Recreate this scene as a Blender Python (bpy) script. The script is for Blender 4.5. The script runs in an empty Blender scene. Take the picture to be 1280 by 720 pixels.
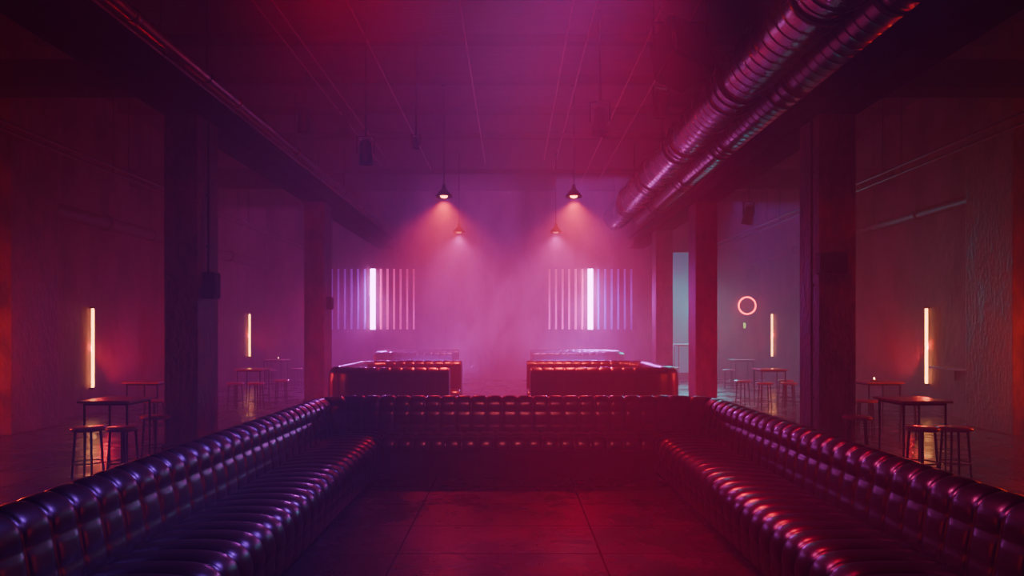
import bpy, bmesh, math, random
from mathutils import Vector, Matrix
random.seed(4)
C = bpy.context.scene.collection
F = 850.0
H = 1.45

# ------------------------------------------------------------ materials
def new_mat(name, col=(0.05,0.05,0.05), rough=0.5, metal=0.0, noise=0.0, nscale=3.0, bump=0.0, bscale=20.0,
            rvar=0.0, coat=0.0, col2=None, stretch=(1,1,1), spec=0.5, lo=0.38, hi=0.62):
    m = bpy.data.materials.new(name); m.use_nodes = True
    nt = m.node_tree; b = nt.nodes["Principled BSDF"]
    b.inputs["Base Color"].default_value = (*col, 1)
    b.inputs["Roughness"].default_value = rough
    b.inputs["Metallic"].default_value = metal
    b.inputs["Coat Weight"].default_value = coat
    b.inputs["Coat Roughness"].default_value = 0.15
    b.inputs["Specular IOR Level"].default_value = spec
    tc = nt.nodes.new("ShaderNodeTexCoord")
    mp = nt.nodes.new("ShaderNodeMapping"); mp.inputs["Scale"].default_value = stretch
    nt.links.new(tc.outputs["Object"], mp.inputs["Vector"])
    n = nt.nodes.new("ShaderNodeTexNoise"); n.inputs["Scale"].default_value = nscale
    n.inputs["Detail"].default_value = 7; n.inputs["Roughness"].default_value = 0.62
    nt.links.new(mp.outputs["Vector"], n.inputs["Vector"])
    if col2 is not None:
        r = nt.nodes.new("ShaderNodeValToRGB")
        r.color_ramp.elements[0].position = lo; r.color_ramp.elements[0].color = (*col, 1)
        r.color_ramp.elements[1].position = hi; r.color_ramp.elements[1].color = (*col2, 1)
        nt.links.new(n.outputs["Fac"], r.inputs["Fac"]); nt.links.new(r.outputs["Color"], b.inputs["Base Color"])
    if rvar > 0:
        mr = nt.nodes.new("ShaderNodeMapRange")
        mr.inputs["From Min"].default_value = 0.3; mr.inputs["From Max"].default_value = 0.7
        mr.inputs["To Min"].default_value = max(0.03, rough-rvar); mr.inputs["To Max"].default_value = min(1, rough+rvar)
        nt.links.new(n.outputs["Fac"], mr.inputs["Value"]); nt.links.new(mr.outputs["Result"], b.inputs["Roughness"])
    if bump > 0:
        n2 = nt.nodes.new("ShaderNodeTexNoise"); n2.inputs["Scale"].default_value = bscale
        n2.inputs["Detail"].default_value = 6
        nt.links.new(mp.outputs["Vector"], n2.inputs["Vector"])
        bp = nt.nodes.new("ShaderNodeBump"); bp.inputs["Strength"].default_value = bump
        bp.inputs["Distance"].default_value = 0.02
        nt.links.new(n2.outputs["Fac"], bp.inputs["Height"]); nt.links.new(bp.outputs["Normal"], b.inputs["Normal"])
    return m

def emis(name, col, strength):
    m = bpy.data.materials.new(name); m.use_nodes = True
    b = m.node_tree.nodes["Principled BSDF"]
    b.inputs["Base Color"].default_value = (*col, 1)
    b.inputs["Emission Color"].default_value = (*col, 1)
    b.inputs["Emission Strength"].default_value = strength
    b.inputs["Roughness"].default_value = 0.3
    return m

def floor_mat():
    m = new_mat("wet_concrete_tiles", (0.010,0.008,0.008), 0.28, noise=1, nscale=2.0, bump=0.22, bscale=12, rvar=0.14, col2=(0.028,0.023,0.022), lo=.3, hi=.75)
    nt = m.node_tree; b = nt.nodes["Principled BSDF"]
    tc = nt.nodes.new("ShaderNodeTexCoord")
    mp = nt.nodes.new("ShaderNodeMapping"); mp.inputs["Location"].default_value = (0.75, -5.09+0.64*20, 0)
    nt.links.new(tc.outputs["Object"], mp.inputs["Vector"])
    br = nt.nodes.new("ShaderNodeTexBrick"); br.offset = 0.0; br.squash = 1.0
    br.inputs["Scale"].default_value = 1.0
    br.inputs["Brick Width"].default_value = 1.33; br.inputs["Row Height"].default_value = 0.64
    br.inputs["Mortar Size"].default_value = 0.007; br.inputs["Mortar Smooth"].default_value = 0.1
    br.inputs["Color1"].default_value = (1,1,1,1); br.inputs["Color2"].default_value = (0.6,0.6,0.6,1)
    br.inputs["Mortar"].default_value = (0.1,0.1,0.1,1)
    nt.links.new(mp.outputs["Vector"], br.inputs["Vector"])
    ramp = [n for n in nt.nodes if n.bl_idname == "ShaderNodeValToRGB"][0]
    mx = nt.nodes.new("ShaderNodeMix"); mx.data_type = 'RGBA'; mx.blend_type = 'MULTIPLY'; mx.inputs[0].default_value = 1
    nt.links.new(ramp.outputs["Color"], mx.inputs[6]); nt.links.new(br.outputs["Color"], mx.inputs[7])
    nt.links.new(mx.outputs[2], b.inputs["Base Color"])
    mrn = [n for n in nt.nodes if n.bl_idname == "ShaderNodeMapRange"][0]
    mm = nt.nodes.new("ShaderNodeMath"); mm.operation='MAXIMUM'
    nt.links.new(mrn.outputs["Result"], mm.inputs[0]); nt.links.new(br.outputs["Fac"], mm.inputs[1]); nt.links.new(mm.outputs[0], b.inputs["Roughness"])
    bp0 = [n for n in nt.nodes if n.bl_idname == "ShaderNodeBump"][0]
    bp = nt.nodes.new("ShaderNodeBump"); bp.invert = True; bp.inputs["Strength"].default_value = 0.4; bp.inputs["Distance"].default_value = 0.008
    nt.links.new(br.outputs["Fac"], bp.inputs["Height"]); nt.links.new(bp0.outputs["Normal"], bp.inputs["Normal"])
    nt.links.new(bp.outputs["Normal"], b.inputs["Normal"])
    return m

M_floor = floor_mat()
M_wall = new_mat("stained_plaster", (0.03,0.016,0.014), 0.75, nscale=1.6, col2=(0.16,0.095,0.085), bump=0.8, bscale=8, stretch=(1,1,0.5), spec=.25)
M_ceil = new_mat("board_formed_concrete", (0.005,0.004,0.004), 0.85, nscale=2.2, col2=(0.020,0.014,0.014), bump=1.0, bscale=6, stretch=(0.4,3,1), spec=.1)
M_conc = new_mat("rough_column_concrete", (0.008,0.006,0.005), 0.6, nscale=5, col2=(0.13,0.065,0.045), bump=1.0, bscale=22, rvar=0.12, stretch=(1,1,0.5), spec=.3)
M_beam = new_mat("dark_painted_beam", (0.005,0.004,0.004), 0.9, nscale=4, col2=(0.010,0.008,0.008), bump=0.3, bscale=12, spec=.0)
M_leather = new_mat("black_leather", (0.0025,0.0022,0.0025), 0.33, nscale=9, col2=(0.004,0.0035,0.004), rvar=0.02, coat=0.0, spec=0.68)
M_base = new_mat("black_plinth", (0.003,0.0028,0.0028), 0.7, nscale=4, col2=(0.006,0.005,0.005), bump=0.1, spec=.15)
M_duct = new_mat("galvanised_duct", (0.30,0.23,0.24), 0.27, 1.0, nscale=3, col2=(0.40,0.31,0.32), rvar=0.02)
M_duct2 = new_mat("blackened_duct", (0.16,0.12,0.12), 0.30, 1.0, nscale=3, col2=(0.22,0.17,0.17), rvar=0.02)
M_pipe = new_mat("painted_steel_pipe", (0.18,0.10,0.10), 0.34, 0.9, nscale=5, col2=(0.26,0.16,0.16), rvar=0.05)
M_cond = new_mat("dull_conduit", (0.03,0.018,0.018), 0.55, 0.5, nscale=5, col2=(0.05,0.03,0.03), rvar=0.05, spec=.3)
M_cond2 = new_mat("ceiling_track_metal", (0.12,0.05,0.05), 0.4, 0.9, nscale=5, col2=(0.17,0.08,0.08), rvar=0.05)
M_black = new_mat("matte_black_metal", (0.004,0.004,0.004), 0.55, 0.0, nscale=6, col2=(0.009,0.008,0.008), rvar=0.1, spec=.2)
M_wood = new_mat("dark_varnished_wood", (0.24,0.12,0.10), 0.36, nscale=5, col2=(0.38,0.19,0.15), stretch=(1,8,1), rvar=0.08, coat=0.3)
M_wax = new_mat("candle_wax", (0.8,0.6,0.4), 0.5, nscale=5, col2=(0.9,0.7,0.5))
M_tubeO = emis("warm_neon_core", (1.0,0.36,0.09), 15)
M_tubeV = emis("violet_neon_core", (0.9,0.20,1.0), 30)
M_ring = emis("coral_neon_ring", (1.0,0.03,0.05), 15)
M_green = emis("green_reflection_glow", (0.5,0.9,0.1), 2)
M_bulb = emis("hot_bulb", (1.0,0.16,0.05), 24)
M_bulb2 = emis("dim_bulb", (1.0,0.25,0.16), 0.8)
M_flame = emis("candle_flame", (1.0,0.5,0.3), 12)
M_cyan = emis("teal_glow_fill", (0.01,0.65,0.75), 0.22)

# ------------------------------------------------------------ helpers
def obj_from(name, verts, faces, mat, smooth=False, loc=(0,0,0), parent=None):
    me = bpy.data.meshes.new(name); me.from_pydata([tuple(v) for v in verts], [], faces)
    bm = bmesh.new(); bm.from_mesh(me); bmesh.ops.recalc_face_normals(bm, faces=bm.faces); bm.to_mesh(me); bm.free()
    me.materials.append(mat)
    if smooth:
        for p in me.polygons: p.use_smooth = True
    o = bpy.data.objects.new(name, me); o.location = loc; C.objects.link(o)
    if parent: o.parent = parent
    return o

def from_bm(name, bm, mat, smooth=False, loc=(0,0,0), parent=None):
    bmesh.ops.recalc_face_normals(bm, faces=bm.faces)
    me = bpy.data.meshes.new(name); bm.to_mesh(me); bm.free(); me.materials.append(mat)
    if smooth:
        for p in me.polygons: p.use_smooth = True
    o = bpy.data.objects.new(name, me); o.location = loc; C.objects.link(o)
    if parent: o.parent = parent
    return o

def add_box(bm, x0,x1,y0,y1,z0,z1, bev=0.0, rot=None):
    r = bmesh.ops.create_cube(bm, size=1.0)
    vs = r["verts"]
    for v in vs:
        v.co = Vector(((x0+x1)/2+v.co.x*(x1-x0), (y0+y1)/2+v.co.y*(y1-y0), (z0+z1)/2+v.co.z*(z1-z0)))
    if rot is not None:
        bmesh.ops.transform(bm, matrix=rot, verts=vs)
    if bev > 0:
        es = list({e for v in vs for e in v.link_edges})
        bmesh.ops.bevel(bm, geom=es, offset=bev, segments=2, affect='EDGES', profile=0.5)

def add_cyl(bm, p0, p1, r0, r1=None, seg=16):
    if r1 is None: r1 = r0
    p0 = Vector(p0); p1 = Vector(p1); d = p1-p0
    q = d.to_track_quat('Z','Y').to_matrix().to_4x4()
    mat = Matrix.Translation((p0+p1)/2) @ q
    bmesh.ops.create_cone(bm, cap_ends=True, segments=seg, radius1=r0, radius2=r1, depth=d.length, matrix=mat)

def box_obj(name, x0,x1,y0,y1,z0,z1, mat, bev=0.0, parent=None, top=False):
    cx, cy = (x0+x1)/2, (y0+y1)/2
    bm = bmesh.new(); add_box(bm, x0-cx,x1-cx,y0-cy,y1-cy,0,z1-z0,bev)
    return from_bm(name, bm, mat, loc=(cx,cy,z0), parent=parent)

def lathe(bm, prof, seg=24):
    rings = []
    for r, z in prof:
        rings.append([bm.verts.new((r*math.cos(2*math.pi*i/seg), r*math.sin(2*math.pi*i/seg), z)) for i in range(seg)])
    for a, b in zip(rings, rings[1:]):
        for i in range(seg):
            bm.faces.new((a[i], a[(i+1)%seg], b[(i+1)%seg], b[i]))
    return rings

def empty(name, loc, label, cat, group=None):
    e = bpy.data.objects.new(name, None); e.location = loc; e.empty_display_size = 0.2
    C.objects.link(e); tag(e, label, cat, group); return e

def tag(o, label, cat, group=None):
    o["label"] = label; o["category"] = cat
    if group: o["group"] = group

def dup(root, loc, rz=0.0, label=None):
    n = root.copy(); C.objects.link(n); n.location = loc; n.rotation_euler = (0,0,rz)
    if label: n["label"] = label
    for ch in root.children:
        k = ch.copy(); C.objects.link(k); k.parent = n
    return n

def structure(o): o["kind"] = "structure"; return o

# ------------------------------------------------------------ room shell
W = 7.6; YB = 21.0; YF = -2.5; HC = 5.8
structure(box_obj("floor", -W-0.2, W+0.2, YF-0.2, YB+0.2, -0.2, 0, M_floor))
bpy.data.objects["floor"].location = (0,0,-0.2)
me = bpy.data.objects["floor"].data
for v in me.vertices: v.co.y += (YF+YB)/2
structure(box_obj("ceiling", -W-0.2, W+0.2, YF-0.2, YB+0.2, HC, HC+0.2, M_ceil))
structure(box_obj("wall_back", -W-0.2, W+0.2, YB, YB+0.2, 0, HC, M_wall))
structure(box_obj("wall_front", -W-0.2, W+0.2, YF-0.2, YF, 0, HC, M_wall))
structure(box_obj("wall_left", -W-0.2, -W, YF, YB, 0, HC, M_wall))
structure(box_obj("wall_right", W, W+0.2, YF, YB, 0, HC, M_wall))
n = 1
for sx in (-1, 1):
    for y in (9.5, 15.0):
        a, b = sorted((sx*7.0, sx*W))
        structure(box_obj("trim_%d" % n, a, b, y, y+1.0, 0, HC, M_conc, 0.02)); n += 1

# columns
def column(x0, x1, y0, y1, label):
    e = empty("concrete_column", ((x0+x1)/2, (y0+y1)/2, 0), label, "column", "concrete columns")
    w, d = (x1-x0)/2, (y1-y0)/2
    bm = bmesh.new(); add_box(bm, -w,w,-d,d,0,4.02,0.015); from_bm("shaft", bm, M_conc, parent=e)
    bm = bmesh.new(); add_box(bm, -w-0.02,w+0.02,-d-0.02,d+0.02,0,0.12,0.01); from_bm("plinth", bm, M_base, parent=e)
    return e
column(-4.1,-3.7, 8.0,8.57, "square rough concrete column with a switch box and lit inner face")
column(3.62,4.05, 8.0,8.57, "square rough concrete column with conduit and junction box")
column(-4.1,-3.7, 13.4,13.97, "square concrete column standing in pink haze")
column(3.62,4.05, 13.4,13.97, "square concrete column standing in violet haze")
column(3.62,4.05, 17.1,17.6, "square concrete column beside the teal glow")

# longitudinal beams
for (x0,x1,lab) in ((-4.12,-3.68,"dark steel beam carried by the columns below the pipe"), (3.6,4.07,"dark steel beam carried by the columns below the ducts")):
    bm = bmesh.new(); L=(YB-YF)/2
    w=(x1-x0)/2
    add_box(bm,-w,w,-L,L,0,0.035); add_box(bm,-w*0.3,w*0.3,-L,L,0.035,0.3); add_box(bm,-w,w,-L,L,0.3,0.335)
    o = from_bm("ceiling_beam", bm, M_beam, loc=((x0+x1)/2,(YB+YF)/2,4.02)); tag(o, lab, "beam", "ceiling beams")
# cross beams under ceiling
for y in (5.2, 8.3, 10.0, 11.6, 13.2, 14.9, 18.2):
    bm = bmesh.new(); add_box(bm, -W, W, -0.06, 0.06, 0, 0.12)
    o = from_bm("cross_beam", bm, M_beam, loc=(0,y,HC-0.12)); tag(o, "slim dark cross beam under the ceiling slab", "beam", "cross beams")
for sx in (-1,1):
    for y in (8.1, 13.5):
        a,b = sorted((sx*4.12, sx*W))
        o = box_obj("side_beam", a, b, y, y+0.35, 4.36, 4.7, M_beam); tag(o, "short dark beam between column line and side wall", "beam", "side beams")

# ------------------------------------------------------------ pipes / conduits
def pipe(x, z, r, y0, y1, mat, label, name="ceiling_pipe", couplings=True):
    e = bmesh.new(); L = y1-y0
    add_cyl(e, (0,0,0), (0,L,0), r, seg=14)
    if couplings and r > 0.03:
        k = 1.5
        while k < L-0.5:
            add_cyl(e, (0,k-0.05,0), (0,k+0.05,0), r*1.18, seg=14); k += 2.7
    o = from_bm(name, e, mat, smooth=False, loc=(x, y0, z)); tag(o, label, "pipe", "ceiling pipes")
    for p in o.data.polygons: p.use_smooth = len(p.vertices) == 4
    return o
def hangers(x, z, r, ys, parent):
    for y in ys:
        bm = bmesh.new(); add_cyl(bm, (0,0,r), (0,0,HC-z), 0.008, seg=6)
        add_cyl(bm, (0,-0.02,0), (0,0.02,0), r*1.08, seg=14)
        from_bm("hanger", bm, M_black, loc=(0, y-parent.location.y, 0), parent=parent)
P = pipe(-3.95, 4.75, 0.07, YF, YB, M_pipe, "red-lit steel pipe running above the column beam"); hangers(-3.95,4.75,0.07,(5,8.8,12.4,16),P)
P = pipe(-4.55, 5.05, 0.05, YF, YB, M_pipe, "steel pipe running beside the column beam"); hangers(-4.55,5.05,0.05,(5,8.8,12.4,16),P)
for (x,z,r) in ((-6.2,4.02,0.022),(-6.45,4.02,0.022),(6.0,4.02,0.022),(6.3,4.02,0.022)):
    P = pipe(x,z,r,YF,YB,M_cond,"slim conduit hung along the side aisle"); hangers(x,z,r,(6.5,11,16),P)
P = pipe(-7.45,3.45,0.12,YF,YB,M_cond,"thick dark pipe fixed along the side wall"); hangers(-7.45,3.45,0.12,(6.5,11,14),P)
P = pipe(7.45,3.6,0.08,YF,YB,M_cond,"dark pipe fixed along the side wall"); hangers(7.45,3.6,0.08,(6.5,11,14),P)
for x in (-3.3,-3.05,-2.1,-0.67,0.78,1.08,1.95,2.4):
    pipe(x, HC-0.135, 0.012, 4, 16.5 + random.random()*3, M_cond2, "thin metal conduit fixed under the ceiling beams", "ceiling_conduit", False)

# ------------------------------------------------------------ spiral ducts
def duct(x, z, r, y0, y1, label, mat):
    e = empty("spiral_duct", (x, y0, z), label, "duct", "ventilation ducts")
    seg = 40; L = y1-y0; verts=[]; faces=[]
    rings=[]; y=0
    while y < L:
        rings += [(y,r),(y+0.02,r),(y+0.15,r),(y+0.17,r),(y+0.175,r+0.009),(y+0.185,r+0.009),(y+.19,r)]
        y += 0.2
    rings.append((L,r))
    for (yy,rr) in rings:
        for i in range(seg):
            a=2*math.pi*i/seg
            verts.append((rr*math.cos(a), min(yy,L), rr*math.sin(a)))
    for j in range(len(rings)-1):
        for i in range(seg):
            faces.append((j*seg+i, j*seg+(i+1)%seg, (j+1)*seg+(i+1)%seg, (j+1)*seg+i))
    o = obj_from("duct_body", verts, faces, mat, True, parent=e)
    yy = 1.6
    while yy < L:
        bm = bmesh.new()
        add_cyl(bm, (0,yy-0.12,0), (0,yy-0.09,0), r+0.04, seg=36); add_cyl(bm, (0,yy+0.09,0),(0,yy+0.12,0), r+0.04, seg=36)
        add_cyl(bm, (0,yy-0.1,0), (0,yy+0.1,0), r+0.02, seg=36)
        from_bm("joint_flange", bm, mat, parent=e)
        bm = bmesh.new()
        add_cyl(bm, (-r-0.02,yy+0.4,0), (-r-0.02,yy+0.4,HC-z), 0.01, seg=6); add_cyl(bm, (r+0.02,yy+0.4,0), (r+0.02,yy+0.4,HC-z), 0.01, seg=6)
        add_cyl(bm, (0,yy+0.38,0), (0,yy+0.42,0), r+0.025, seg=36)
        from_bm("hanger", bm, M_black, parent=e)
        yy += 2.9
duct(3.18, 4.95, 0.36, 2.0, YB, "large galvanised spiral ventilation duct under the ceiling", M_duct)
duct(3.96, 4.97, 0.29, 2.0, YB, "blackened spiral duct running beside the large one", M_duct2)

# ------------------------------------------------------------ tufted sofas
def pad(u, p=3.2, q=0.6):
    return max(0.0, 1-abs(2*u-1)**p)**q
def catmull(keys, n):
    pts=[]; K=len(keys)
    for i in range(K-1):
        p0=keys[max(i-1,0)]; p1=keys[i]; p2=keys[i+1]; p3=keys[min(i+2,K-1)]
        for j in range(n):
            t=j/n
            pts.append((i+t, [0.5*((2*p1[k])+(-p0[k]+p2[k])*t+(2*p0[k]-5*p1[k]+4*p2[k]-p3[k])*t*t+(-p0[k]+3*p1[k]-3*p2[k]+p3[k])*t**3) for k in (0,1)]))
    pts.append((K-1, list(keys[-1])))
    return pts
def rpath(pts, r, step):
    poly=[Vector(pts[0])]
    for i in range(1,len(pts)-1):
        a,b,c=Vector(pts[i-1]),Vector(pts[i]),Vector(pts[i+1])
        d1=(a-b).normalized(); d2=(c-b).normalized()
        cen=b+d1*r+d2*r
        for k in range(13):
            t=k/12*math.pi/2
            poly.append(cen-d2*r*math.cos(t)-d1*r*math.sin(t))
    poly.append(Vector(pts[-1]))
    S=[0]
    for a,b in zip(poly,poly[1:]): S.append(S[-1]+(b-a).length)
    L=S[-1]; N=max(2,int(round(L/step))); out=[]
    j=0
    for i in range(N+1):
        s=L*i/N
        while j<len(S)-2 and S[j+1]<s: j+=1
        t=(s-S[j])/max(1e-9,(S[j+1]-S[j])); out.append((s,poly[j].lerp(poly[j+1],t)))
    return out,L
def sweep(name, pts, r, keys, breaks, ch, parent, mat=None, nsub=6, sub=16, pu_p=3.8, pu_q=.62):
    L=rpath(pts,r,1)[1]; nch=max(1,round(L/ch)); 
    path,L = rpath(pts, r, L/(nch*sub))
    prof=catmull(keys,nsub); N=len(path); Mn=len(prof)
    nor=[]
    for i in range(Mn):
        a=prof[max(i-1,0)][1]; b=prof[min(i+1,Mn-1)][1]
        t=Vector((b[0]-a[0],b[1]-a[1])).normalized(); nor.append((-t.y,t.x))
    row=[]
    for t,_ in prof:
        v=0
        for (i0,i1,amp) in breaks:
            if i0<=t<=i1: v=amp*pad((t-i0)/(i1-i0),4.0)
        row.append(v)
    verts=[];faces=[]
    for i,(s,p) in enumerate(path):
        a=path[max(i-1,0)][1]; b=path[min(i+1,N-1)][1]; t=(b-a).normalized(); left=Vector((-t.y,t.x))
        u=(i%sub)/sub
        pu=pad(u,pu_p,pu_q)
        for k in range(Mn):
            d,z=prof[k][1]; am=row[k]*pu
            d2=d+nor[k][0]*am; z2=z+nor[k][1]*am
            q=p+left*d2; verts.append((q.x,q.y,z2))
    for i in range(N-1):
        for k in range(Mn-1):
            faces.append((i*Mn+k,(i+1)*Mn+k,(i+1)*Mn+k+1,i*Mn+k+1))
    faces.append(tuple(range(Mn))); faces.append(tuple((N-1)*Mn+k for k in range(Mn)))
    o=obj_from(name,verts,faces,mat or M_leather,True,parent=parent)
    o.data.polygons[len(o.data.polygons)-1].use_smooth=False; o.data.polygons[len(o.data.polygons)-2].use_smooth=False
    return o
def back_keys(h):
    k=h-0.76
    return [(0,.36),(0,.45+k*.4),(.015,.55+k*.7),(.03,.64+k),(.055,.73+k),(.14,.778+k),(.23,.735+k),(.265,.66+k),(.27,.5+k*.7),(.28,.25),(.28,.02)]
BR_BACK=[(0,1.4,.013),(1.4,2.9,.016),(2.9,7,.021),(7,8.5,.010),(8.5,10,.008)]
def seat_keys(h=0.40, dep=0.5):
    return [(.02,.04),(0,.12),(0,.19),(.0,h-.11),(.035,h-.03),(.13,h+.005),(dep*.6,h+.01),(dep,h-.005)]
BR_SEAT=[(0,1,.006),(1,2,.007),(2,7,.021)]
BR_SEATPLAIN=[(2.9,4.9,.032),(4.9,7,.020)]

def u_sofa():
    e=empty("sectional_sofa",(0.06,0,0),"large U-shaped black channel-tufted leather sofa around the floor","sofa")
    y0=0.5; xi=1.38; xb=1.93; yb=7.23; yf=6.77
    sweep("backrest",[(-xb,y0),(-xb,yb),(xb,yb),(xb,y0)],0.22,back_keys(0.725),BR_BACK,0.165,e)
    for pts,br,dp in (([(-xi,y0),(-xi,yb)],BR_SEAT,.57),([(xi,yb),(xi,y0)],BR_SEAT,.57),([(-xi+.01,yf),(xi-.01,yf)],BR_SEATPLAIN,.49)):
        sweep("seat_cushion",pts,0.1,seat_keys(0.38,dp),br,0.165,e,pu_p=2.6,pu_q=.65)
    for (x0,x1,ya,yb2) in ((-xb-.2,-xi-.03,y0+.02,yb),(xi+.03,xb+.2,y0+.02,yb),(-xi,xi,yf+.03,yb+.2)):
        bm=bmesh.new(); add_box(bm,x0,x1,ya,yb2,0,0.3); from_bm("base",bm,M_base,parent=e)
    bm=bmesh.new(); add_box(bm,-xi+.02,xi-.02,yf-.015,yf+.02,0,.255,.004); from_bm("front_panel",bm,M_base,parent=e)
    return e
u_sofa()

def booth(x_open, x_out, yf, yr, h, label):
    s = -1 if x_out < x_open else 1
    cxm=(x_open+x_out)/2; cym=(yf+yr)/2
    e=empty("booth_sofa",(cxm,cym,0),label,"sofa","booth sofas")
    t=.28; xo=x_open-cxm; xi=x_out-s*t-cxm; a=yf+t-cym; b=yr-t-cym; sd=.48
    if s<0:
        P1=[(xo,a),(xi,a),(xi,b),(xo,b)]; seats=[[(xo,a+sd),(xi+sd,a+sd)],[(xi+sd,a+.02),(xi+sd,b-.02)],[(xi+sd,b-sd),(xo,b-sd)]]
    else:
        P1=[(xo,b),(xi,b),(xi,a),(xo,a)]; seats=[[(xo,b-sd),(xi-sd,b-sd)],[(xi-sd,b-.02),(xi-sd,a+.02)],[(xi-sd,a+sd),(xo,a+sd)]]
    br=[(0,1.4,.009),(1.4,2.9,.010),(2.9,7,.012),(7,8.5,.006),(8.5,10,.005)]
    sweep("backrest",P1,0.3,back_keys(h),br,0.17,e,nsub=5,sub=10)
    for sp in seats: sweep("seat_cushion",sp,0.1,seat_keys(.42,.5),[(0,2,.006),(2,7,.014)],0.17,e,nsub=4,sub=10,pu_p=2.6)
booth(-0.92,-2.82,9.9,12.6,0.90,"black channel-tufted leather booth open to the aisle")
booth(0.27,2.55,9.9,12.6,0.90,"wide black channel-tufted leather booth open to the aisle")
booth(-1.45,-3.5,16.6,18.8,0.94,"black tufted leather booth deep in the haze")
booth(0.5,2.85,16.6,18.8,0.94,"black tufted leather booth deep in the haze")

# ------------------------------------------------------------ tables / stools / candles
def make_table(loc, h=0.74, w=0.27, label="square dark wood pub table on slim black legs"):
    e=empty("pub_table",loc,label,"table","pub tables")
    bm=bmesh.new(); add_box(bm,-w,w,-w,w,h-.025,h,0.004); from_bm("tabletop",bm,M_wood,parent=e)
    g=w-.05
    bm=bmesh.new()
    for (x0,x1,y0,y1) in ((-g,g,-g-.01,-g+.01),(-g,g,g-.01,g+.01),(-g-.01,-g+.01,-g,g),(g-.01,g+.01,-g,g)): add_box(bm,x0,x1,y0,y1,h-.05,h-.025)
    from_bm("frame",bm,M_black,parent=e)
    for sx in (-1,1):
        for sy in (-1,1):
            bm=bmesh.new(); add_cyl(bm,(sx*g,sy*g,0),(sx*g,sy*g,h-.03),.009,.012,seg=10); from_bm("leg",bm,M_black,parent=e)
    return e
def make_stool(loc):
    e=empty("bar_stool",loc,"round wooden stool with slim black metal legs","stool","round stools")
    h=.50
    bm=bmesh.new(); lathe(bm,[(.001,h-.035),(.145,h-.035),(.155,h-.025),(.155,h-.008),(.145,h),(.001,h+.002)],28); from_bm("seat",bm,M_wood,True,parent=e)
    for i in range(4):
        a=math.pi/4+i*math.pi/2; bm=bmesh.new()
        add_cyl(bm,(.14*math.cos(a),.14*math.sin(a),0),(.11*math.cos(a),.11*math.sin(a),h-.03),.010,.012,seg=10); from_bm("leg",bm,M_black,parent=e)
    bm=bmesh.new(); N=28
    ring=[]
    for i in range(N):
        a=2*math.pi*i/N; row=[]
        for j in range(6):
            b=2*math.pi*j/6; r=.131+.007*math.cos(b); row.append(bm.verts.new((r*math.cos(a),r*math.sin(a),.15+.007*math.sin(b))))
        ring.append(row)
    for i in range(N):
        for j in range(6):
            bm.faces.new((ring[i][j],ring[(i+1)%N][j],ring[(i+1)%N][(j+1)%6],ring[i][(j+1)%6]))
    from_bm("footrest",bm,M_black,True,parent=e)
    return e
t0=make_table((-4.2,7.25,0))
t0["label"]="square dark wood pub table with two stools before the column"
for (x,y,lab) in ((4.26,7.25,"square dark wood pub table with stools around its slim legs"),(-5.26,9.9,"dark wood pub table behind the column"),(5.3,9.9,"dark wood pub table holding a lit candle"),
              (-5.02,13.2,"dark wood pub table in pink haze"),(5.0,13.2,"dark wood pub table in violet haze"),
              (-6.1,17.6,"small dark wood pub table holding a lit candle"),(5.95,17.6,"small dark wood pub table deep in haze")):
    dup(t0,(x,y,0),random.uniform(-.05,.05),lab)
make_table((4.75,18.6,0),1.12,0.3,"tall narrow dark wood bar table near the teal glow")
s0=make_stool((-4.24,6.80,0))
for (x,y) in ((-3.90,6.82),(-4.06,7.74),(-5.0,9.5),(3.90,7.68),(4.10,6.80),(4.43,6.80),(4.95,9.52),(5.5,9.45),
              (-5.2,12.78),(-4.8,12.76),(-4.58,13.5),(4.75,12.78),(5.2,12.78),(4.53,13.35),(5.43,13.5),(-5.68,17.92),(-6.1,17.1),(5.5,17.25),(4.35,18.25)):
    dup(s0,(x,y,0),random.uniform(0,1.5))
def candle(loc):
    e=empty("candle",loc,"small lit candle in a low metal dish on a pub table","candle","table candles")
    bm=bmesh.new(); lathe(bm,[(.001,0),(.05,0),(.055,.012),(.045,.008),(.001,.006)],20); from_bm("dish",bm,M_black,True,parent=e)
    bm=bmesh.new(); lathe(bm,[(.025,.006),(.025,.025),(.02,.028),(.001,.025)],16); from_bm("wax",bm,M_wax,True,parent=e)
    bm=bmesh.new(); lathe(bm,[(.001,.025),(.010,.035),(.008,.045),(.001,.06)],10); from_bm("flame",bm,M_flame,True,parent=e)
candle((5.22,9.8,.74)); candle((-6.05,17.6,.74))

# ------------------------------------------------------------ pendants
def pendant(loc, bulb):
    x,y,z=loc
    e=empty("pendant_lamp",loc,"black metal flared pendant lamp with glowing red bulb","lamp","pendant lamps")
    bm=bmesh.new(); add_cyl(bm,(0,0,.22),(0,0,HC-z),.008,seg=8); from_bm("cord",bm,M_black,parent=e)
    bm=bmesh.new(); lathe(bm,[(.012,.23),(.030,.215),(.036,.15),(.055,.13),(.10,.08),(.138,.033),(.15,0),(.144,0),(.131,.031),(.095,.073),(.050,.12),(.001,.125)],28)
    from_bm("lamp_shade",bm,M_black,True,parent=e)
    bm=bmesh.new(); bmesh.ops.create_uvsphere(bm,u_segments=16,v_segments=10,radius=.05); bmesh.ops.scale(bm,verts=bm.verts,vec=(1.3,1.3,.7)); bmesh.ops.translate(bm,verts=bm.verts,vec=(0,0,.018))
    from_bm("bulb",bm,bulb,True,parent=e)
    bm=bmesh.new(); add_cyl(bm,(0,0,HC-z-.03),(0,0,HC-z),.05,seg=16); from_bm("ceiling_rose",bm,M_black,parent=e)
PEND=[(-1.2,12,3.83),(1.09,12,3.83),(-1.27,16.3,3.83),(1.05,16.3,3.83)]
for i,p in enumerate(PEND): pendant(p, M_bulb if i<2 else M_bulb2)

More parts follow.
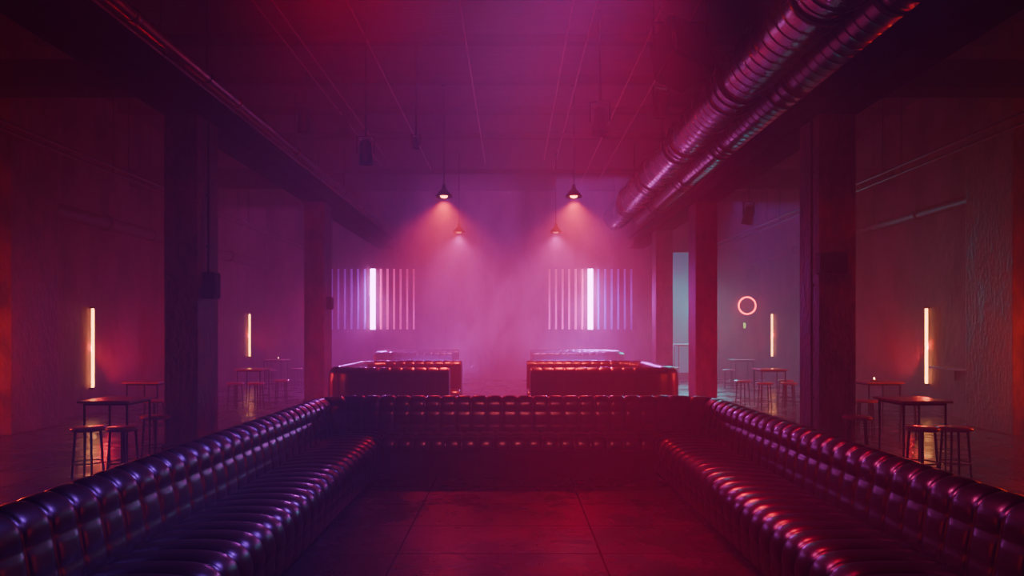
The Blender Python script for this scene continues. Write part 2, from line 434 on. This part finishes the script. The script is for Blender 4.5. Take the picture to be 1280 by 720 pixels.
# ------------------------------------------------------------ hung stage lights & speaker
def stage_light(loc, tilt=0.0, rz=0.0, s=1.0):
    x,y,z=loc
    e=empty("stage_light",loc,"black can stage light hung on a ceiling rod","stage light","stage lights")
    R=Matrix.Rotation(rz,4,'Z')@Matrix.Rotation(tilt,4,'X')
    bm=bmesh.new(); lathe(bm,[(.001,.2*s),(.06*s,.2*s),(.10*s,.15*s),(.12*s,-.18*s),(.13*s,-.22*s),(.115*s,-.22*s),(.10*s,-.15*s),(.001,-.15*s)],20)
    bmesh.ops.transform(bm,matrix=R,verts=bm.verts); from_bm("can",bm,M_black,True,parent=e)
    bm=bmesh.new(); q=Matrix.Rotation(rz,4,'Z')
    for sx in (-1,1): add_box(bm,sx*.145*s-.008,sx*.145*s+.008,-.02,.02,-.02,.27*s)
    add_box(bm,-.15*s,.15*s,-.02,.02,.26*s,.275*s); bmesh.ops.transform(bm,matrix=q,verts=bm.verts); from_bm("yoke",bm,M_black,parent=e)
    bm=bmesh.new(); add_cyl(bm,(0,0,.27*s),(0,0,HC-z),.014,seg=8); from_bm("rod",bm,M_black,parent=e)
for (px,py,y,t,s) in ((457,190,9.6,.1,.8),(750,150,9.2,-.1,.9),(826,130,9.4,.2,.85),(520,178,10.2,.0,.42),(936,268,14.4,.3,.95),(380,150,11.1,.3,.95),(430,155,12.7,-.3,.9)):
    stage_light(((px-640)*y/F,y,H+(415-py)*y/F),t,random.uniform(-.5,.5),s)
# big speaker
e=empty("hanging_speaker",(1.88,7.6,4.55),"large faceted black loudspeaker hung tilted below ceiling","speaker")
R=Matrix.Rotation(-.45,4,'X')@Matrix.Rotation(.5,4,'Z')
bm=bmesh.new()
pts=[(-.30,-.2,-.28),(.30,-.2,-.28),(.2,.25,-.28),(-.2,.25,-.28),(-.30,-.2,.28),(.30,-.2,.28),(.2,.25,.28),(-.2,.25,.28)]
vs=[bm.verts.new(p) for p in pts]
for f in ((0,1,2,3),(4,5,6,7),(0,1,5,4),(1,2,6,5),(2,3,7,6),(3,0,4,7)): bm.faces.new([vs[i] for i in f])
bmesh.ops.bevel(bm,geom=list(bm.edges),offset=.02,segments=2,affect='EDGES')
bmesh.ops.transform(bm,matrix=R,verts=bm.verts); from_bm("cabinet",bm,M_black,parent=e)
bm=bmesh.new(); add_box(bm,-.26,.26,-.225,-.2,-.25,.25,.005); bmesh.ops.transform(bm,matrix=R,verts=bm.verts); from_bm("grille",bm,M_base,parent=e)
bm=bmesh.new()
for sx in (-.3,.3): add_cyl(bm,(sx,0,.05),(sx,0,HC-4.55),.012,seg=8)
add_cyl(bm,(-.3,0,.35),(.3,0,.35),.015,seg=8); from_bm("bracket",bm,M_black,parent=e)

# ------------------------------------------------------------ lamps
def area(loc, rot, sx, sy, col, power, name="area_lamp", spread=None):
    l=bpy.data.lights.new(name,'AREA'); l.shape='RECTANGLE'; l.size=sx; l.size_y=sy; l.color=col; l.energy=power
    if spread: l.spread=math.radians(spread)
    o=bpy.data.objects.new(name,l); o.location=loc; o.rotation_euler=rot; C.objects.link(o); return o
def aim(loc,tgt,sx,sy,col,power,name="area_lamp",spread=None):
    o=area(loc,(0,0,0),sx,sy,col,power,name,spread)
    o.rotation_euler=(Vector(tgt)-Vector(loc)).to_track_quat('-Z','Y').to_euler(); return o
def spot(loc,tgt,col,power,ang,blend=.6,r=.05,name="spot_lamp"):
    l=bpy.data.lights.new(name,'SPOT'); l.color=col; l.energy=power; l.shadow_soft_size=r; l.spot_size=math.radians(ang); l.spot_blend=blend
    o=bpy.data.objects.new(name,l); o.location=loc; C.objects.link(o)
    o.rotation_euler=(Vector(tgt)-Vector(loc)).to_track_quat('-Z','Y').to_euler(); return o
def point(loc,col,power,r=.05,name="point_lamp"):
    l=bpy.data.lights.new(name,'POINT'); l.color=col; l.energy=power; l.shadow_soft_size=r
    o=bpy.data.objects.new(name,l); o.location=loc; C.objects.link(o); return o

def side_tube(px, ytop, ybot, side, power):
    X=side*7.54; y=X/((px-640)/F); z0=H+(415-ybot)*y/F; z1=H+(415-ytop)*y/F
    e=empty("neon_tube_light",(X,y,z0),"vertical warm orange neon tube glowing on the side wall","neon light","side wall neon tubes")
    L=z1-z0
    bm=bmesh.new(); add_cyl(bm,(0,0,.04),(0,0,L-.04),.024,seg=16); from_bm("glass_tube",bm,M_tubeO,True,parent=e)
    for zz in (0,L-.04):
        bm=bmesh.new(); add_cyl(bm,(0,0,zz),(0,0,zz+.04),.028,seg=16); add_box(bm,min(0,side*.065),max(0,side*.065),-.015,.015,zz+.01,zz+.03)
        from_bm("end_cap",bm,M_black,parent=e)
    area((side*7.58,y+.005,(z0+z1)/2),(0,side*math.radians(118),0),L*.92,.08,(1.0,.010,.022),power,"tube_glow",140)
side_tube(116,383,487,-1,130); side_tube(312,391,447,-1,75)
side_tube(1158,383,482,1,130); side_tube(965,391,447,1,75)

# ring neon, and a glowing green block standing in for a small reflection
yy=20.9; x=(934-640)*yy/F; z=H+(415-382)*yy/F
e=empty("neon_ring_sign",(x,yy,z),"round coral neon ring glowing on the back wall","neon light")
bm=bmesh.new(); N=48; rings=[]
for i in range(N):
    a=2*math.pi*i/N; row=[]
    for j in range(8):
        b=2*math.pi*j/8; r=.26+.020*math.cos(b); row.append(bm.verts.new((r*math.cos(a),.020*math.sin(b),r*math.sin(a))))
    rings.append(row)
for i in range(N):
    for j in range(8): bm.faces.new((rings[i][j],rings[(i+1)%N][j],rings[(i+1)%N][(j+1)%8],rings[i][(j+1)%8]))
from_bm("glass_ring",bm,M_ring,True,parent=e)
for a in (0,2.1,4.2):
    bm=bmesh.new(); add_box(bm,.26*math.cos(a)-.015,.26*math.cos(a)+.015,.015,.1,.26*math.sin(a)-.015,.26*math.sin(a)+.015)
    from_bm("wall_clip",bm,M_black,parent=e)
e=empty("green_reflection",((931-640)*yy/F,yy+.03,H+.18),"tiny glowing green block standing in for a reflection on the back wall","light")
bm=bmesh.new(); add_box(bm,-.05,.05,0,.07,-.1,.14,.005); from_bm("housing",bm,M_black,parent=e)
bm=bmesh.new(); add_box(bm,-.03,.03,-.01,.0,-.06,.1,.003); from_bm("lens",bm,M_green,parent=e)

# ------------------------------------------------------------ back wall bright tubes and glowing slats
def dim_mat(i,col,s): return emis("slim_slat_%d"%i,col,s)
zt=H+80*20.85/F; zb=H+2*20.85/F
def bar(px, r, mat, label, nm, grp):
    X=(px-640)*20.85/F; L=zt-zb
    e=empty(nm,(X,20.85,zb),label,"neon light",grp)
    bm=bmesh.new(); add_cyl(bm,(0,0,.03),(0,0,L-.03),r,seg=12); from_bm("glass_tube",bm,mat,True,parent=e)
    for zz in (0,L-.03):
        bm=bmesh.new(); add_cyl(bm,(0,0,zz),(0,0,zz+.03),r*1.15,seg=12); add_box(bm,-.01,.01,0,.15,zz+.005,zz+.025)
        from_bm("wall_mount",bm,M_black,parent=e)
cnt=0
for (cen,side) in ((466,1),(738,-1)):
    bar(cen,.08,M_tubeV,"thick bright violet-white neon tube on the back wall","bright_neon_tube","bright back wall tubes")
    for k in range(-6,7):
        if k==0: continue
        px=cen+side*(k*8.2+ (2 if k>0 else -2))
        inn=k>0
        s=(4.0*math.exp(-k*.45) if inn else .9*math.exp(k*.30))  # slats glow by emission, fading away from the bright tube as if lit by it
        col=(1.0,.02,.40) if inn else (.42,.04,1.0)
        bar(px,.030,dim_mat(cnt,col,s),"slim %s slat made to glow in a row on the wall"%("pink" if inn else "violet"),"slim_glow_slat","slim back wall slats"); cnt+=1

# glowing panel and frame added to fill the teal-lit gap between columns
e=empty("added_glow_panel",(5.35,YB-.06,0),"tall glowing cyan panel added for the teal glow at the back wall","panel")
bm=bmesh.new(); add_box(bm,-.65,.65,-.02,.05,.2,3.9,.01); from_bm("glow_sheet",bm,M_cyan,parent=e)
bm=bmesh.new()
for a in ((-.72,-.65,0,3.97),(.65,.72,0,3.97),(-.65,.65,3.9,3.97),(-.65,.65,0,.2)): add_box(bm,a[0],a[1],-.05,.06,a[2],a[3])
from_bm("frame",bm,M_black,parent=e)

# ------------------------------------------------------------ boxes on columns, conduit, wall ledge
def jbox(name, x0,x1,y0,y1,z0,z1,label,face):
    cx,cy=(x0+x1)/2,(y0+y1)/2
    e=empty(name,(cx,cy,z0),label,"electrical box")
    bm=bmesh.new(); add_box(bm,x0-cx,x1-cx,y0-cy,y1-cy,0,z1-z0,.01); from_bm("housing",bm,M_black,parent=e)
    bm=bmesh.new()
    if face=='x': add_box(bm,(x1-cx),(x1-cx)+.012,(y0-cy)+.02,(y1-cy)-.02,.02,z1-z0-.02,.003)
    else: add_box(bm,x0-cx+.02,x1-cx-.02,y0-cy-.012,y0-cy,.02,z1-z0-.02,.003)
    from_bm("cover",bm,M_base,parent=e); return e
jbox("switch_box",-3.7,-3.56,8.12,8.3,1.85,2.17,"black metal switch box on the column side",'x')
jbox("junction_box",3.57,3.9,7.88,8.0,2.13,2.38,"black metal junction box on the column face",'y')
jbox("switch_box",-3.7,-3.6,13.55,13.7,1.9,2.15,"small black box on the far column",'x')
for (x,y,z0,z1,lab) in ((3.57,8.1,0,4.02,"thin conduit running up the column"),(-3.66,8.2,2.17,4.02,"thin conduit rising from the switch box")):
    bm=bmesh.new(); add_cyl(bm,(0,0,0),(0,0,z1-z0),.016,seg=8)
    for k in range(3): 
        zc=(z1-z0)*(k+.5)/3; add_box(bm,-.02,.02,-.025,.025,zc-.015,zc+.015)
    o=from_bm("conduit",bm,M_black,loc=(x,y,z0)); tag(o,lab,"pipe")
e=empty("wall_shelf",(7.4,11.2,.82),"narrow dark ledge shelf on the side wall","shelf")
bm=bmesh.new(); add_box(bm,-.18,.2,-.6,.6,0,.04,.005); from_bm("board",bm,M_wood,parent=e)
for yv in (-.45,.45):
    bm=bmesh.new(); add_box(bm,.17,.2,yv-.015,yv+.015,-.2,0); add_box(bm,-.1,.2,yv-.015,yv+.015,-.02,0); from_bm("bracket",bm,M_black,parent=e)

# ------------------------------------------------------------ lights
for (x,y,z) in PEND[:2]:
    spot((x,y,z-.05),(x,y,0),(1.0,.022,.035),1800,134,1,.05,"pendant_light")
for (x,y,z) in PEND[2:]:
    spot((x,y,z-.05),(x,y,0),(.85,.05,.50),1000,134,1,.05,"pendant_light")
# fill lights added out of sight behind the booths to tint the haze violet
aim((-1.9,14.3,.25),(-1.4,18.0,2.6),1.6,.5,(.40,.08,1.0),95,"low_haze_fill",90)
aim((1.7,14.3,.25),(1.2,18.0,2.6),1.6,.5,(.36,.10,1.0),120,"low_haze_fill",90)
aim((-1.9,19.3,.25),(-1.4,20.9,2.3),2.2,.5,(.55,.08,1.0),70,"low_haze_fill",100)
aim((1.7,19.3,.25),(1.2,20.9,2.3),2.2,.5,(.48,.09,1.0),80,"low_haze_fill",100)
# ceiling washes turned down at the rear of the hall
aim((-1.2,18.3,5.6),(-1.2,18.9,0),2.5,.4,(.85,.05,.6),65,"magenta_wash",80)
aim((2.2,18.3,5.6),(2.2,18.9,0),2.0,.4,(.40,.08,1.0),105,"violet_wash",80)
aim((-5.8,15.5,4.3),(-5.8,16.5,0),1.8,.4,(.8,.03,.50),26,"pink_side_wash",85)
aim((5.8,15.0,4.3),(5.8,16.5,0),1.8,.4,(.34,.06,1.0),56,"violet_side_wash",85)
aim((-1.9,5.8,5.30),(-1.9,12.0,5.75),1.4,.3,(1.0,.003,.005),70,"red_wash",66)
aim((0.9,6.2,5.65),(0.6,4.5,0),1.2,.6,(1.0,.012,.05),64,"red_floor_wash",32)
aim((5.35,20.8,2.3),(5.25,18.5,1.2),1.2,2.0,(.0,.62,.80),220,"cyan_glow",85)
for px in (466,738):
    X=(px-640)*20.75/F
    aim((X,20.70,2.5),(X,18.7,1.0),.12,1.7,(.70,.06,1.0),240,"violet_tube_glow",85)
aim((1.5,5.4,5.72),(-1.8,3.7,.5),1.2,.5,(.30,.06,1.0),48,"violet_sofa_wash",42)
aim((-1.5,5.4,5.72),(1.8,3.7,.5),1.2,.5,(1.0,.04,.30),40,"pink_sofa_wash",42)
aim((2.2,2.2,4.0),(-1.8,3.0,0.5),1.0,1.0,(.4,.06,.9),8,"blue_overhead",65)
aim((-2.2,2.2,4.0),(1.9,3.0,.5),1.0,1.0,(.7,.04,.6),8,"magenta_overhead",65)
spot((0,3.2,3.9),(0,7.2,.64),(1.0,.09,.12),520,38,.9,.15,"bench_spot")
spot((1.6,5.0,5.4),(4.02,8.2,2.0),(1.0,.07,.008),520,19,.9,.1,"red_column_spot")
spot((-1.0,5.8,5.4),(-3.75,8.3,2.6),(1.0,.04,.012),130,22,.9,.1,"red_column_spot")
spot((.6,5.4,4.9),(3.2,8.4,4.95),(1.0,.03,.10),95,40,.9,.1,"duct_spot")
for sx in (-1,1):
    point((sx*6.7,7.9,1.2),(1.0,.05,.003),190,.1,"side_aisle_lamp")
    spot((sx*3.9,4.8,4.5),(sx*4.25,7.2,.7),(1.0,.07,.12),170,22,.8,.1,"table_spot")

# ------------------------------------------------------------ haze + camera
w=bpy.data.worlds.new("haze_world"); bpy.context.scene.world=w; w.use_nodes=True
nt=w.node_tree; bg=nt.nodes["Background"]; bg.inputs["Color"].default_value=(.02,.002,.008,1); bg.inputs["Strength"].default_value=.05
vs=nt.nodes.new("ShaderNodeVolumeScatter"); vs.inputs["Anisotropy"].default_value=0; vs.inputs["Density"].default_value=.045
nt.links.new(vs.outputs["Volume"],nt.nodes["World Output"].inputs["Volume"])
cam=bpy.data.cameras.new("camera"); cam.sensor_width=36; cam.lens=36*F/1280; cam.shift_y=55/1280; cam.clip_start=.05
co=bpy.data.objects.new("camera",cam); co.location=(0,0,H); co.rotation_euler=(math.pi/2,0,0); C.objects.link(co)
bpy.context.scene.camera=co
